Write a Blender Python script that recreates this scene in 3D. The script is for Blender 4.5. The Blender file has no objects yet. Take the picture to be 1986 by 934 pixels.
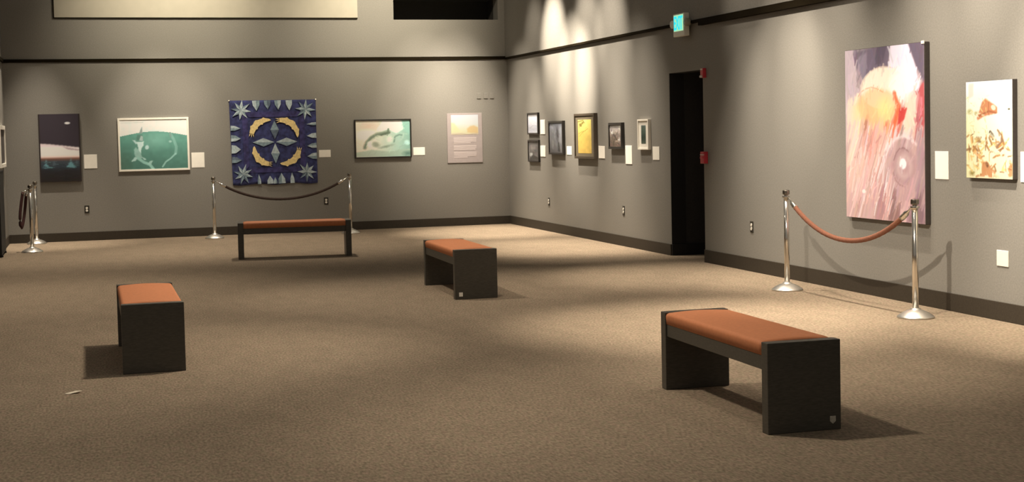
import bpy, bmesh, math, random
import numpy as np
from mathutils import Vector, Matrix, noise as mnoise

sc = bpy.context.scene
C = sc.collection
PI = math.pi

# ------------------------------------------------------------------ camera
# room frame: origin in the back right corner, back wall on y=0 (x<0), right wall on x=0 (y<0), metres
cam_d = bpy.data.cameras.new('camera')
cam = bpy.data.objects.new('camera', cam_d); C.objects.link(cam)
YAW, PITCH, ROLL = math.radians(16.26), 0.0490228, -0.0216548
th = YAW
ex = Vector((math.cos(-th), math.sin(-th), 0)); ey = Vector((-math.sin(-th), math.cos(-th), 0))
fwd = ey * math.cos(PITCH) - Vector((0, 0, math.sin(PITCH)))
up0 = ey * math.sin(PITCH) + Vector((0, 0, math.cos(PITCH)))
cr, sr = math.cos(ROLL), math.sin(ROLL)
right = ex * cr + up0 * sr
up = up0 * cr - ex * sr
m = Matrix.Identity(4)
for i, v in enumerate((right, up, -fwd)):
    for j in range(3): m[j][i] = v[j]
m.translation = Vector((-7.1326, -24.5796, 1.6409))
cam.matrix_world = m
cam_d.sensor_fit = 'HORIZONTAL'; cam_d.sensor_width = 36.0
cam_d.lens = 36.0 * 2800.0 / 1986.0
cam_d.shift_y = -(467.0 - 391.06) / 1986.0
cam_d.clip_end = 100
sc.camera = cam

# ------------------------------------------------------------------ world, lights, exposure
w = bpy.data.worlds.new('world'); sc.world = w; w.use_nodes = True
bg = w.node_tree.nodes['Background']
bg.inputs[0].default_value = (1.0, 0.90, 0.76, 1); bg.inputs[1].default_value = 0.200
sc.view_settings.view_transform = 'Standard'; sc.view_settings.look = 'None'
sc.view_settings.gamma = 1.0; sc.view_settings.exposure = 0.0
sc.view_settings.use_curve_mapping = False

WARM = (1.0, 0.87, 0.70)
SOFTWARM = (1.0, 0.88, 0.66)
def spot(loc, target, power, size=34, blend=0.9, col=WARM, rad=0.05):
    d = bpy.data.lights.new('track_and_fill_spot', 'SPOT'); d.energy = power; d.color = col
    d.spot_size = math.radians(size); d.spot_blend = blend; d.shadow_soft_size = rad
    o = bpy.data.objects.new('track_and_fill_spot', d); C.objects.link(o); o.location = loc
    o.rotation_euler = (Vector(target) - Vector(loc)).to_track_quat('-Z', 'Y').to_euler()
    return o
# track and fill lamps table: (place), (aim), cone, watts, colour, lamp radius
# spots on the back wall pictures
for p, t, c, e in (
        ((-6.0, -2.0, 4.9), (-6.0, 0, 1.4), 40, 463),
        ((-5.1, -2.0, 4.9), (-5.1, 0, 1.4), 40, 228),
        ((-1.5, -2.0, 4.9), (-1.5, 0, 1.4), 40, 240),
        ((-1.5, -2.0, 4.9), (-1.5, 0, 2.3), 34, 369),
        ((-0.9, -2.0, 4.9), (-0.9, 0, 1.4), 40, 481),
        ((-0.9, -2.0, 4.9), (-0.9, 0, 2.3), 34, 419),
    ): spot(p, t, e, c, 1.0, WARM, 0.05)
# floods on the upper back wall
for p, t, c, e in (
        ((-6.0, -2.6, 5.3), (-6.0, 0, 3.7), 70, 442),
        ((-5.1, -2.6, 5.3), (-5.1, 0, 3.7), 70, 283),
        ((-2.3, -2.6, 5.3), (-2.3, 0, 3.7), 70, 763),
        ((-1.5, -2.6, 5.3), (-1.5, 0, 3.7), 70, 195),
    ): spot(p, t, e, c, 1.0, SOFTWARM, 0.15)
# lamps raking down the back wall onto the carpet edge
for p, t, c, e in (
        ((-7.9, -0.85, 5.0), (-7.9, -0.6, 0), 40, 1253),
        ((-5.5, -0.85, 5.0), (-5.5, -0.6, 0), 40, 240),
        ((-4.2, -0.85, 5.0), (-4.2, -0.6, 0), 40, 254),
        ((-0.9, -0.85, 5.0), (-0.9, -0.6, 0), 40, 297),
    ): spot(p, t, e, c, 1.0, WARM, 0.05)
# spots on the right wall pictures
for p, t, c, e in (
        ((-2.0, -1.0, 4.9), (0, -1.0, 1.2), 44, 715),
        ((-2.0, -1.8, 4.9), (0, -1.8, 3.0), 34, 225),
        ((-2.0, -2.8, 4.9), (0, -2.8, 3.0), 34, 2067),
        ((-2.0, -3.7, 4.9), (0, -3.7, 2.2), 36, 1898),
        ((-2.0, -4.4, 4.9), (0, -4.4, 3.0), 34, 770),
        ((-2.0, -5.4, 4.9), (0, -5.4, 2.2), 36, 168),
        ((-2.0, -5.4, 4.9), (0, -5.4, 3.0), 34, 710),
        ((-2.0, -6.4, 4.9), (0, -6.4, 1.2), 44, 432),
        ((-2.0, -9.8, 4.9), (0, -9.8, 3.0), 34, 165),
        ((-2.0, -10.7, 4.9), (0, -10.7, 1.2), 44, 1112),
        ((-2.0, -11.6, 4.9), (0, -11.6, 1.2), 44, 530),
        ((-2.0, -11.6, 4.9), (0, -11.6, 3.0), 34, 316),
        ((-2.0, -13.6, 4.9), (0, -13.6, 1.2), 44, 372),
        ((-2.0, -13.6, 4.9), (0, -13.6, 3.0), 34, 402),
        ((-2.0, -14.6, 4.9), (0, -14.6, 3.0), 34, 970),
        ((-2.0, -15.6, 4.9), (0, -15.6, 1.2), 44, 2751),
        ((-2.0, -10.9, 4.9), (0, -10.9, 2.2), 22, 429),
        ((-2.0, -4.2, 4.9), (0, -4.2, 2.5), 22, 1137),
    ): spot(p, t, e, c, 1.0, WARM, 0.05)
# lamps raking down the right wall onto the carpet edge
for p, t, c, e in (
        ((-0.95, -1.8, 5.0), (-0.75, -1.8, 0), 44, 2584),
        ((-0.95, -2.8, 5.0), (-0.75, -2.8, 0), 44, 231),
        ((-0.95, -3.7, 5.0), (-0.75, -3.7, 0), 44, 1247),
        ((-0.95, -5.4, 5.0), (-0.75, -5.4, 0), 44, 2139),
        ((-0.95, -6.4, 5.0), (-0.75, -6.4, 0), 44, 770),
        ((-0.95, -9.8, 5.0), (-0.75, -9.8, 0), 44, 1286),
        ((-0.95, -12.6, 5.0), (-0.75, -12.6, 0), 44, 745),
        ((-0.95, -13.6, 5.0), (-0.75, -13.6, 0), 44, 676),
    ): spot(p, t, e, c, 1.0, WARM, 0.05)
# down lights on the carpet; the wide ones are unseen fill added for brightness
for p, t, c, e in (
        ((-2.4, -9.8, 5.0), (-2.2, -9.8, 0), 46, 340),
        ((-2.4, -13.6, 5.0), (-2.2, -13.6, 0), 46, 1883),
        ((-2.4, -14.6, 5.0), (-2.2, -14.6, 0), 46, 163),
        ((-2.4, -15.6, 5.0), (-2.2, -15.6, 0), 46, 617),
        ((-7.6, -3, 5.0), (-7.6, -3, 0), 80, 752),
        ((-7.6, -6, 5.0), (-7.6, -6, 0), 80, 174),
        ((-7.6, -9, 5.0), (-7.6, -9, 0), 80, 744),
        ((-7.6, -18, 5.0), (-7.6, -18, 0), 80, 354),
        ((-4.2, -3, 5.0), (-4.2, -3, 0), 80, 786),
        ((-4.2, -12, 5.0), (-4.2, -12, 0), 80, 349),
        ((-4.2, -15, 5.0), (-4.2, -15, 0), 80, 194),
    ): spot(p, t, e, c, 1.0, WARM, 0.12)
# down lights that throw the bench shadows
for p, t, c, e in (
        ((-4.3, -13.3, 5.2), (-6.9, -13.6, 0), 56, 900),
        ((-6.0, -9.2, 5.2), (-3.5, -10.4, 0), 56, 600),
        ((-6.4, -15.2, 5.0), (-3.6, -17.2, 0), 60, 700),
    ): spot(p, t, e, c, 1.0, WARM, 0.16)
# cross lamp that throws the shadows of the right hand posts
spot((-4.8, -16.3, 4.5), (0, -13.2, 1.1), 1400, 44, 0.9)

# ------------------------------------------------------------------ materials
def lin(c):
    c = np.asarray(c, float) / 255.0
    return np.where(c <= 0.04045, c / 12.92, ((c + 0.055) / 1.055) ** 2.4)

def mat(name, col, rough=0.6, metal=0.0, spec=0.5, noise=None, bump=None, emit=None, coat=0):
    """procedural material; noise=(scale, amount, stretch) mottles the colour, bump=(scale, strength)"""
    M = bpy.data.materials.new(name); M.use_nodes = True
    nt = M.node_tree; b = nt.nodes['Principled BSDF']
    b.inputs['Base Color'].default_value = (*col, 1); b.inputs['Roughness'].default_value = rough
    b.inputs['Metallic'].default_value = metal; b.inputs['Specular IOR Level'].default_value = spec
    if coat: b.inputs['Coat Weight'].default_value = coat
    if noise or bump: tc = nt.nodes.new('ShaderNodeTexCoord')
    if noise:
        sca, amt, st = noise
        mp = nt.nodes.new('ShaderNodeMapping'); mp.inputs['Scale'].default_value = st
        nt.links.new(tc.outputs['Object'], mp.inputs['Vector'])
        n = nt.nodes.new('ShaderNodeTexNoise'); n.inputs['Scale'].default_value = sca; n.inputs['Detail'].default_value = 3
        nt.links.new(mp.outputs[0], n.inputs['Vector'])
        r = nt.nodes.new('ShaderNodeMapRange'); r.inputs['From Min'].default_value = 0.3; r.inputs['From Max'].default_value = 0.7
        r.inputs['To Min'].default_value = 1 - amt; r.inputs['To Max'].default_value = 1 + amt
        nt.links.new(n.outputs['Fac'], r.inputs['Value'])
        mx = nt.nodes.new('ShaderNodeMix'); mx.data_type = 'RGBA'; mx.blend_type = 'MULTIPLY'; mx.inputs[0].default_value = 1
        mx.inputs[6].default_value = (*col, 1); nt.links.new(r.outputs[0], mx.inputs[7])
        nt.links.new(mx.outputs[2], b.inputs['Base Color'])
    if bump:
        n2 = nt.nodes.new('ShaderNodeTexNoise'); n2.inputs['Scale'].default_value = bump[0]; n2.inputs['Detail'].default_value = 2
        nt.links.new(tc.outputs['Object'], n2.inputs['Vector'])
        bm_ = nt.nodes.new('ShaderNodeBump'); bm_.inputs['Strength'].default_value = bump[1]; bm_.inputs['Distance'].default_value = 0.01
        nt.links.new(n2.outputs['Fac'], bm_.inputs['Height']); nt.links.new(bm_.outputs[0], b.inputs['Normal'])
    if emit:
        b.inputs['Emission Color'].default_value = (*emit[0], 1); b.inputs['Emission Strength'].default_value = emit[1]
    return M

WALL = mat('grey_wall_paint', (0.235, 0.225, 0.205), 0.75, spec=0.25, noise=(70, 0.10, (1, 1, 1)), bump=(160, 0.10))
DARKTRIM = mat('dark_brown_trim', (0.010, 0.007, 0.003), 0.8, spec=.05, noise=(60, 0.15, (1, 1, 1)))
BASE = mat('dark_vinyl_skirting', (0.040, 0.032, 0.023), 0.6, spec=.3, noise=(80, 0.18, (1, 1, 1)))
BLACK = mat('black_paint_and_shade', (0.010, 0.009, 0.009), 0.7, noise=(60, 0.2, (1, 1, 1)))
PASS = mat('passage_unlit_black', (0.035, 0.031, 0.030), 0.8, noise=(60, 0.15, (1, 1, 1)))  # the unlit look of the passage is put into this dark colour
CREAM = mat('cream_panel', (0.44, 0.41, 0.34), 0.7, noise=(8, 0.03, (1, 1, 1)))
RECESS = mat('recess_dark_tone', (0.045, 0.041, 0.035), 0.9, noise=(60, 0.15, (1, 1, 1)))  # one dark tone over the whole recess lining
LAM = mat('black_brown_laminate', (0.060, 0.054, 0.043), 0.42, noise=(30, 0.22, (1, 1, 6)))
VINYL = mat('rust_orange_vinyl', (0.56, 0.215, 0.100), 0.65, spec=.2, noise=(45, 0.06, (1, 1, 1)), bump=(300, 0.08))
CHROME = mat('polished_chrome', (0.72, 0.69, 0.64), 0.16, metal=1.0)
SATIN = mat('satin_steel', (0.86, 0.83, 0.78), 0.36, metal=1.0)
CHROME2 = mat('brushed_cap_metal', (0.30, 0.27, 0.23), 0.25, metal=1.0)
ROPE_B = mat('dark_brown_velvet', (0.035, 0.020, 0.015), 0.9, noise=(120, 0.3, (1, 1, 1)))
ROPE_R = mat('rust_velvet', (0.21, 0.082, 0.048), 0.9, noise=(120, 0.25, (1, 1, 1)))
ROPE_L = mat('maroon_velvet', (0.06, 0.02, 0.02), 0.9, noise=(120, 0.25, (1, 1, 1)))
CARD = mat('cream_card', (0.93, 0.90, 0.83), 0.7, noise=(20, 0.02, (1, 1, 1)))
WHITEF = mat('white_frame_paint', (0.90, 0.87, 0.79), 0.45, noise=(20, 0.02, (1, 1, 1)))
BLACKF = mat('black_frame_wood', (0.020, 0.017, 0.015), 0.4, noise=(40, 0.2, (1, 1, 4)))
OLIVEF = mat('dark_walnut_frame', (0.060, 0.045, 0.030), 0.45, noise=(40, 0.25, (1, 1, 4)))
MATOLIVE = mat('olive_mat_board', (0.14, 0.115, 0.075), 0.8, noise=(60, 0.08, (1, 1, 1)))
MATWHITE = mat('white_mat_board', (0.80, 0.77, 0.70), 0.8, noise=(60, 0.02, (1, 1, 1)))
EDGE = mat('canvas_edge_cloth', (0.55, 0.47, 0.40), 0.8, noise=(40, 0.1, (1, 1, 1)))
EDGED = mat('dark_canvas_edge', (0.05, 0.04, 0.035), 0.7, noise=(40, 0.1, (1, 1, 1)))
OUTD = mat('dark_cover_plate', (0.030, 0.027, 0.022), 0.4, noise=(40, 0.1, (1, 1, 1)))
OUTW = mat('white_socket_plastic', (0.80, 0.77, 0.70), 0.35, noise=(40, 0.02, (1, 1, 1)))
RED = mat('fire_alarm_red', (0.50, 0.035, 0.055), 0.4, noise=(40, 0.05, (1, 1, 1)))
LENS = mat('clear_strobe_lens', (0.65, 0.58, 0.52), 0.15, noise=(40, 0.05, (1, 1, 1)))
SIGNW = mat('white_sign_housing', (0.78, 0.77, 0.68), 0.4, noise=(40, 0.02, (1, 1, 1)))
LAMPG = mat('grey_lamp_glass', (0.30, 0.28, 0.22), 0.2, noise=(40, 0.1, (1, 1, 1)))
GLOWP = mat('green_glow_face', (0.10, 0.2, 0.15), 0.4, emit=((0.42, 0.86, 0.50), 0.85))
GLOWL = mat('cyan_glow_letters', (0.05, 0.5, 0.5), 0.4, emit=((0.0, 0.70, 0.85), 1.0))
PAPER = mat('cream_paper_scrap', (0.80, 0.72, 0.58), 0.8, noise=(20, 0.03, (1, 1, 1)))
TAG = mat('silver_asset_tag', (0.50, 0.47, 0.40), 0.45, noise=(80, 0.2, (1, 1, 1)))

def carpet():
    M = bpy.data.materials.new('brown_loop_carpet'); M.use_nodes = True; nt = M.node_tree; b = nt.nodes['Principled BSDF']
    b.inputs['Roughness'].default_value = 0.95; b.inputs['Specular IOR Level'].default_value = 0.1
    tc = nt.nodes.new('ShaderNodeTexCoord')
    def nz(scale, detail, st=(1, 1, 1)):
        mp = nt.nodes.new('ShaderNodeMapping'); mp.inputs['Scale'].default_value = st
        nt.links.new(tc.outputs['Object'], mp.inputs['Vector'])
        n = nt.nodes.new('ShaderNodeTexNoise'); n.inputs['Scale'].default_value = scale; n.inputs['Detail'].default_value = detail
        nt.links.new(mp.outputs[0], n.inputs['Vector']); return n
    fine = nz(70, 2, (1, 0.38, 1)); mid = nz(7, 3, (1, 0.35, 1)); hue = nz(30, 2, (1, 0.4, 1))
    def rng(n, a, c, lo=0.3, hi=0.7):
        r = nt.nodes.new('ShaderNodeMapRange'); r.inputs['From Min'].default_value = lo; r.inputs['From Max'].default_value = hi
        r.inputs['To Min'].default_value = a; r.inputs['To Max'].default_value = c
        nt.links.new(n.outputs['Fac'], r.inputs['Value']); return r
    f = rng(fine, 0.68, 1.34); g = rng(mid, 0.93, 1.07)
    mul = nt.nodes.new('ShaderNodeMath'); mul.operation = 'MULTIPLY'
    nt.links.new(f.outputs[0], mul.inputs[0]); nt.links.new(g.outputs[0], mul.inputs[1])
    mixc = nt.nodes.new('ShaderNodeMix'); mixc.data_type = 'RGBA'
    mixc.inputs[6].default_value = (0.226, 0.188, 0.130, 1); mixc.inputs[7].default_value = (0.247, 0.182, 0.136, 1)
    nt.links.new(rng(hue, 0, 1).outputs[0], mixc.inputs[0])
    mx = nt.nodes.new('ShaderNodeMix'); mx.data_type = 'RGBA'; mx.blend_type = 'MULTIPLY'; mx.inputs[0].default_value = 1
    nt.links.new(mixc.outputs[2], mx.inputs[6]); nt.links.new(mul.outputs[0], mx.inputs[7])
    nt.links.new(mx.outputs[2], b.inputs['Base Color'])
    bp = nt.nodes.new('ShaderNodeBump'); bp.inputs['Strength'].default_value = 0.35; bp.inputs['Distance'].default_value = 0.006
    nt.links.new(fine.outputs['Fac'], bp.inputs['Height']); nt.links.new(bp.outputs[0], b.inputs['Normal'])
    return M
CARPET = carpet()

def paint_mat(name, rough):
    M = bpy.data.materials.new(name); M.use_nodes = True; nt = M.node_tree; b = nt.nodes['Principled BSDF']
    b.inputs['Roughness'].default_value = rough; b.inputs['Specular IOR Level'].default_value = 0.3
    a = nt.nodes.new('ShaderNodeAttribute'); a.attribute_name = 'paint'
    nt.links.new(a.outputs['Color'], b.inputs['Base Color'])
    return M
PAINT = paint_mat('painted_surface', 0.6)

# ------------------------------------------------------------------ helpers
def link_mesh(name, bm, mats, parent=None, loc=(0, 0, 0), smooth=False):
    me = bpy.data.meshes.new(name); bm.normal_update(); bm.to_mesh(me); bm.free()
    for mm in (mats if isinstance(mats, (list, tuple)) else [mats]): me.materials.append(mm)
    if smooth:
        for p in me.polygons: p.use_smooth = True
    o = bpy.data.objects.new(name, me); C.objects.link(o); o.location = loc
    if parent: o.parent = parent
    return o
def box(bm, x0, y0, z0, x1, y1, z1, bev=0, seg=2):
    r = bmesh.ops.create_cube(bm, size=1)
    vs = r['verts']
    bmesh.ops.scale(bm, vec=(x1 - x0, y1 - y0, z1 - z0), verts=vs)
    bmesh.ops.translate(bm, vec=((x0 + x1) / 2, (y0 + y1) / 2, (z0 + z1) / 2), verts=vs)
    if bev:
        es = list({e for v in vs for e in v.link_edges})
        bmesh.ops.bevel(bm, geom=es, offset=bev, segments=seg, affect='EDGES', profile=0.5)
    return vs
def boxobj(name, dims, m_, parent=None, bev=0, loc=(0, 0, 0)):
    bm = bmesh.new(); box(bm, *dims, bev=bev); return link_mesh(name, bm, m_, parent, loc)
def lathe(bm, prof, n=24, center=(0, 0)):
    rings = []
    for r, z in prof:
        if r < 1e-6: rings.append([bm.verts.new((center[0], center[1], z))])
        else: rings.append([bm.verts.new((center[0] + r * math.cos(2 * PI * i / n), center[1] + r * math.sin(2 * PI * i / n), z)) for i in range(n)])
    for a, b in zip(rings[:-1], rings[1:]):
        for i in range(n):
            j = (i + 1) % n
            if len(a) == 1 and len(b) == 1: continue
            if len(a) == 1: bm.faces.new((a[0], b[j], b[i]))
            elif len(b) == 1: bm.faces.new((a[i], a[j], b[0]))
            else: bm.faces.new((a[i], a[j], b[j], b[i]))
    bmesh.ops.recalc_face_normals(bm, faces=bm.faces)
def tube(bm, pts, rad, n=10):
    pts = [Vector(p) for p in pts]; rings = []
    rads = rad if isinstance(rad, (list, tuple)) else [rad] * len(pts)
    for i, p in enumerate(pts):
        t = (pts[min(i + 1, len(pts) - 1)] - pts[max(i - 1, 0)]).normalized()
        a = t.cross(Vector((0, 0, 1)))
        if a.length < 1e-3: a = t.cross(Vector((1, 0, 0)))
        a.normalize(); b = t.cross(a)
        rings.append([bm.verts.new(p + (a * math.cos(2 * PI * k / n) + b * math.sin(2 * PI * k / n)) * rads[i]) for k in range(n)])
    for r0, r1 in zip(rings[:-1], rings[1:]):
        for k in range(n): bm.faces.new((r0[k], r0[(k + 1) % n], r1[(k + 1) % n], r1[k]))
    bm.faces.new(rings[0][::-1]); bm.faces.new(rings[-1])
    bmesh.ops.recalc_face_normals(bm, faces=bm.faces)
def poly_prism(bm, pts, y0, y1, mi=0):
    """flat outline in x,z extruded from y0 (front) to y1 (back)"""
    a = [bm.verts.new((x, y0, z)) for x, z in pts]; b = [bm.verts.new((x, y1, z)) for x, z in pts]
    fs = [bm.faces.new(a), bm.faces.new(b[::-1])]
    n = len(pts)
    for i in range(n): fs.append(bm.faces.new((a[i], b[i], b[(i + 1) % n], a[(i + 1) % n])))
    for f in fs: f.material_index = mi
    bmesh.ops.recalc_face_normals(bm, faces=fs)
def tag(o, label, cat, group=None):
    o['label'] = label; o['category'] = cat
    if group: o['group'] = group
    return o
def thing(name, label, cat, loc=(0, 0, 0), rz=0, group=None):
    o = bpy.data.objects.new(name, None); C.objects.link(o); o.empty_display_size = 0.1
    o.location = loc; o.rotation_euler = (0, 0, rz); return tag(o, label, cat, group)
def struct(name, bm, m_, parent=None):
    o = link_mesh(name, bm, m_, parent)
    if parent is None: o['kind'] = 'structure'
    return o
def dup(root, loc, rz, label, group=None):
    r = root.copy(); C.objects.link(r); r.location = loc; r.rotation_euler = (0, 0, rz); r['label'] = label
    if group: r['group'] = group
    for ch in list(root.children):
        c = ch.copy(); C.objects.link(c); c.parent = r
        for g in list(ch.children):
            d = g.copy(); C.objects.link(d); d.parent = c
    return r
RB, RR, RL = 0.0, -PI / 2, PI / 2           # facing rotation of things on the back / right / left wall

# ------------------------------------------------------------------ the room
XL = -8.43; ZT = 5.4; RAILZ = 2.93
D0, D1, DZ = -8.46, -7.41, 2.33              # doorway in the right wall
bm = bmesh.new(); box(bm, -13, -28, -0.1, 3.2, 0.3, 0); struct('floor', bm, CARPET)
# back wall with the opening high up on its right
OX0, OX1, OZ0, OZ1 = -2.02, -0.15, 3.60, 3.98
bm = bmesh.new()
box(bm, XL - 0.3, 0, 0, 3.2, 0.3, OZ0)
box(bm, XL - 0.3, 0, OZ0, OX0, 0.3, ZT); box(bm, OX1, 0, OZ0, 3.2, 0.3, ZT); box(bm, OX0, 0, OZ1, OX1, 0.3, ZT)
wb = struct('wall_back', bm, WALL)
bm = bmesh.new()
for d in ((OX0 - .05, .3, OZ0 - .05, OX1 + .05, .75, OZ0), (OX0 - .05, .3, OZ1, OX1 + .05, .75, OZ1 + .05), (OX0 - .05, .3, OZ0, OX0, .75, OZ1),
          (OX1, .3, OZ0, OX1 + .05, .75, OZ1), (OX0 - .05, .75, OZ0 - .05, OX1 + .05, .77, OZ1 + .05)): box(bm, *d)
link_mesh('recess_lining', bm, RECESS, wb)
# right wall with the doorway
bm = bmesh.new()
box(bm, 0, D1, 0, 0.2, 0, RAILZ); box(bm, 0, -22, 0, 0.2, D0, RAILZ); box(bm, 0, D0, DZ, 0.2, D1, RAILZ)
struct('wall_right', bm, WALL)
bm = bmesh.new(); box(bm, -0.035, -22, RAILZ, 0.2, 0, ZT); struct('wall_right_upper', bm, WALL)
bm = bmesh.new(); box(bm, XL - 0.2, -13, 0, XL, 0, ZT); struct('wall_left', bm, WALL)
# passage behind the doorway
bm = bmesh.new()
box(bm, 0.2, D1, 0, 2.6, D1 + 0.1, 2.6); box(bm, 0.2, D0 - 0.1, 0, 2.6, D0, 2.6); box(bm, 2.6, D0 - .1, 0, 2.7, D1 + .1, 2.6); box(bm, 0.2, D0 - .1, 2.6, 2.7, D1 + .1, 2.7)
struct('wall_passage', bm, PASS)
bm = bmesh.new()
box(bm, 0.002, D1 - 0.006, 0, 0.2, D1, DZ); box(bm, 0.002, D0, 0, 0.2, D0 + .006, DZ); box(bm, 0.002, D0, DZ - .006, 0.2, D1, DZ)
struct('trim_5', bm, BLACK)  # doorway lining, blackened to hold the lack of light there
# picture rail
bm = bmesh.new(); box(bm, XL, -0.025, 2.905, 0.0, 0, 2.958, bev=0.004); struct('trim_1', bm, DARKTRIM)
bm = bmesh.new(); box(bm, -0.055, -8.46, 2.902, 0, -0.025, 2.936, bev=0.004); struct('trim_2', bm, DARKTRIM)
bm = bmesh.new(); box(bm, -0.055, -22, 2.858, 0, -8.46, 2.936, bev=0.004); struct('trim_3', bm, DARKTRIM)
bm = bmesh.new(); box(bm, XL, -13, 2.905, XL + 0.03, -0.025, 2.958, bev=0.004); struct('trim_4', bm, DARKTRIM)
# skirting
bm = bmesh.new(); box(bm, XL, -0.016, 0, 0, 0, 0.142, bev=0.004); struct('baseboard_back', bm, BASE)
bm = bmesh.new(); box(bm, -0.016, D1, 0, 0, -0.016, 0.145, bev=0.004); box(bm, -0.016, -22, 0, 0, D0, 0.155, bev=0.004); struct('baseboard_right', bm, BASE)
bm = bmesh.new(); box(bm, XL, -13, 0, XL + 0.016, -0.016, 0.142, bev=0.004); struct('baseboard_left', bm, BASE)
bm = bmesh.new(); box(bm, 0.0, D1 - 0.02, 0, 2.6, D1 - 0.006, 0.145, bev=0.004); struct('baseboard_passage', bm, BLACK)

# ------------------------------------------------------------------ benches
def make_bench(label):
    L, W, H, T = 1.511, 0.43, 0.488, 0.075
    t = thing('museum_bench', label, 'bench', group='upholstered benches')
    for s in (-1, 1):
        bm = bmesh.new(); xo = s * L / 2; xi = s * (L / 2 - T)
        box(bm, min(xo, xi), -W / 2, 0, max(xo, xi), W / 2, H, bev=0.004)
        link_mesh('end_panel', bm, LAM, t)
    for s in (-1, 1):
        bm = bmesh.new(); y = s * (W / 2 - 0.028)
        box(bm, -L / 2 + T, y - 0.018, H - 0.152, L / 2 - T, y + 0.018, H - 0.074, bev=0.003); link_mesh('apron', bm, LAM, t)
    # cushion: soft slab, slightly crowned
    bm = bmesh.new(); x0, x1 = -L / 2 + T - 0.001, L / 2 - T + 0.001
    nx, ny = 28, 10; hz = 0.074; y0, y1 = -W / 2 + 0.004, W / 2 - 0.004
    prof = []                                          # closed section y,z
    for a in range(0, 91, 15): prof.append((y0 + 0.028 - 0.028 * math.cos(math.radians(a)), H - 0.022 + 0.024 * math.sin(math.radians(a))))
    for k in range(1, ny): f = k / ny; prof.append((y0 + 0.028 + (y1 - y0 - 0.056) * f, H + 0.002 + 0.008 * math.sin(PI * f)))
    for a in range(90, -1, -15): prof.append((y1 - 0.028 + 0.028 * math.cos(math.radians(a)), H - 0.022 + 0.024 * math.sin(math.radians(a))))
    prof += [(y1 - 0.004, H - hz), (y0 + 0.004, H - hz)]
    rings = []
    for i in range(nx + 1):
        f = i / nx; x = x0 + (x1 - x0) * f
        e = min(1.0, min(f, 1 - f) * nx / 1.0); dz = -0.006 * (1 - e)
        rings.append([bm.verts.new((x, y, z + (dz if z > H - 0.03 else 0))) for y, z in prof])
    n = len(prof)
    for r0, r1 in zip(rings[:-1], rings[1:]):
        for k in range(n): bm.faces.new((r0[k], r0[(k + 1) % n], r1[(k + 1) % n], r1[k]))
    bm.faces.new(rings[0]); bm.faces.new(rings[-1]); bmesh.ops.recalc_face_normals(bm, faces=bm.faces)
    link_mesh('seat_cushion', bm, VINYL, t, smooth=True)
    return t, L, W, H
b1, L, W, H = make_bench('near orange topped bench in front of the right hand rope barrier')
A90 = PI / 2
b2 = dup(b1, (-6.7466, -13.4401, 0), A90 + 0.0024, 'orange topped bench standing end-on alone on the left side of the carpet')
b3 = dup(b1, (-3.5086, -10.1414, 0), A90 - 0.0217, 'middle orange topped bench with a pale tag low on the left of its end')
b4 = dup(b1, (-4.4962, -4.9564, 0), -0.1054, 'far orange topped bench seen lengthwise below the blue quilt')
b1.location = (-3.506, -16.9106, 0); b1.rotation_euler = (0, 0, A90 - 0.0067)
# local -x is the near end; viewed from there local +y is to the left
bm = bmesh.new(); poly_prism(bm, [(-.017, .02), (.017, .02), (.017, -.008), (0, -.022), (-.017, -.008)], -.0015, .0015)
o = link_mesh('asset_tag', bm, TAG, b1); o.rotation_euler = (0, 0, -PI / 2); o.location = (-L / 2 - 0.001, -0.165, 0.055); o['label'] = 'small silver shield shaped tag'
bm = bmesh.new(); box(bm, -.019, -.0015, -.02, .019, .0015, .02, bev=.001)
o = link_mesh('asset_tag', bm, CARD, b3); o.rotation_euler = (0, 0, -PI / 2); o.location = (-L / 2 - 0.001, 0.158, 0.05); o['label'] = 'small square cream tag'

# ------------------------------------------------------------------ rope barriers
def make_post(label):
    t = thing('rope_stanchion', label, 'stanchion', group='chrome rope stanchions')
    bm = bmesh.new()
    lathe(bm, [(0, 0), (0.152, 0), (0.156, 0.006), (0.152, 0.014), (0.135, 0.026), (0.105, 0.046), (0.075, 0.060), (0.052, 0.067), (0.044, 0.070), (0.042, 0.078), (0.034, 0.082), (0.026, 0.084), (0, 0.084)], 40)
    link_mesh('base', bm, SATIN, t, smooth=True)
    bm = bmesh.new(); lathe(bm, [(0, .08), (.026, .08), (.026, .93), (0, .93)], 24); link_mesh('pole', bm, CHROME, t, smooth=True).data.polygons
    bm = bmesh.new(); lathe(bm, [(0, .922), (.036, .922), (.038, .926), (.038, .936), (.036, .940), (0, .940)], 24); link_mesh('collar', bm, CHROME, t)
    bm = bmesh.new(); lathe(bm, [(0, .940), (.020, .940), (.020, .950), (.033, .954), (.035, .960), (.035, .990), (.031, .996), (0, 1.0)], 24); link_mesh('cap', bm, CHROME2, t)
    return t
s1 = make_post('left chrome post of the rust rope barrier before the large pink painting')
P1, P2 = Vector((-.513, -11.603, 0)), Vector((-.5095, -13.925, 0)); s1.location = P1
B1, B2 = Vector((-5.2183, -.6945, 0)), Vector((-3.0, -.80, 0))
L1, L2 = Vector((-7.995, -2.069, 0)), Vector((-7.9885, -.2604, 0))
dup(s1, P2, 0, 'right chrome post of the rust rope barrier before the large pink painting')
dup(s1, B1, 0, 'chrome post at the left end of the dark rope below the quilt')
dup(s1, B2, 0, 'chrome post at the right end of the dark rope below the quilt')
dup(s1, L1, 0, 'front chrome post of the pair by the left wall, with a rope hung on it')
dup(s1, L2, 0, 'rear chrome post of the pair by the left wall')
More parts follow.
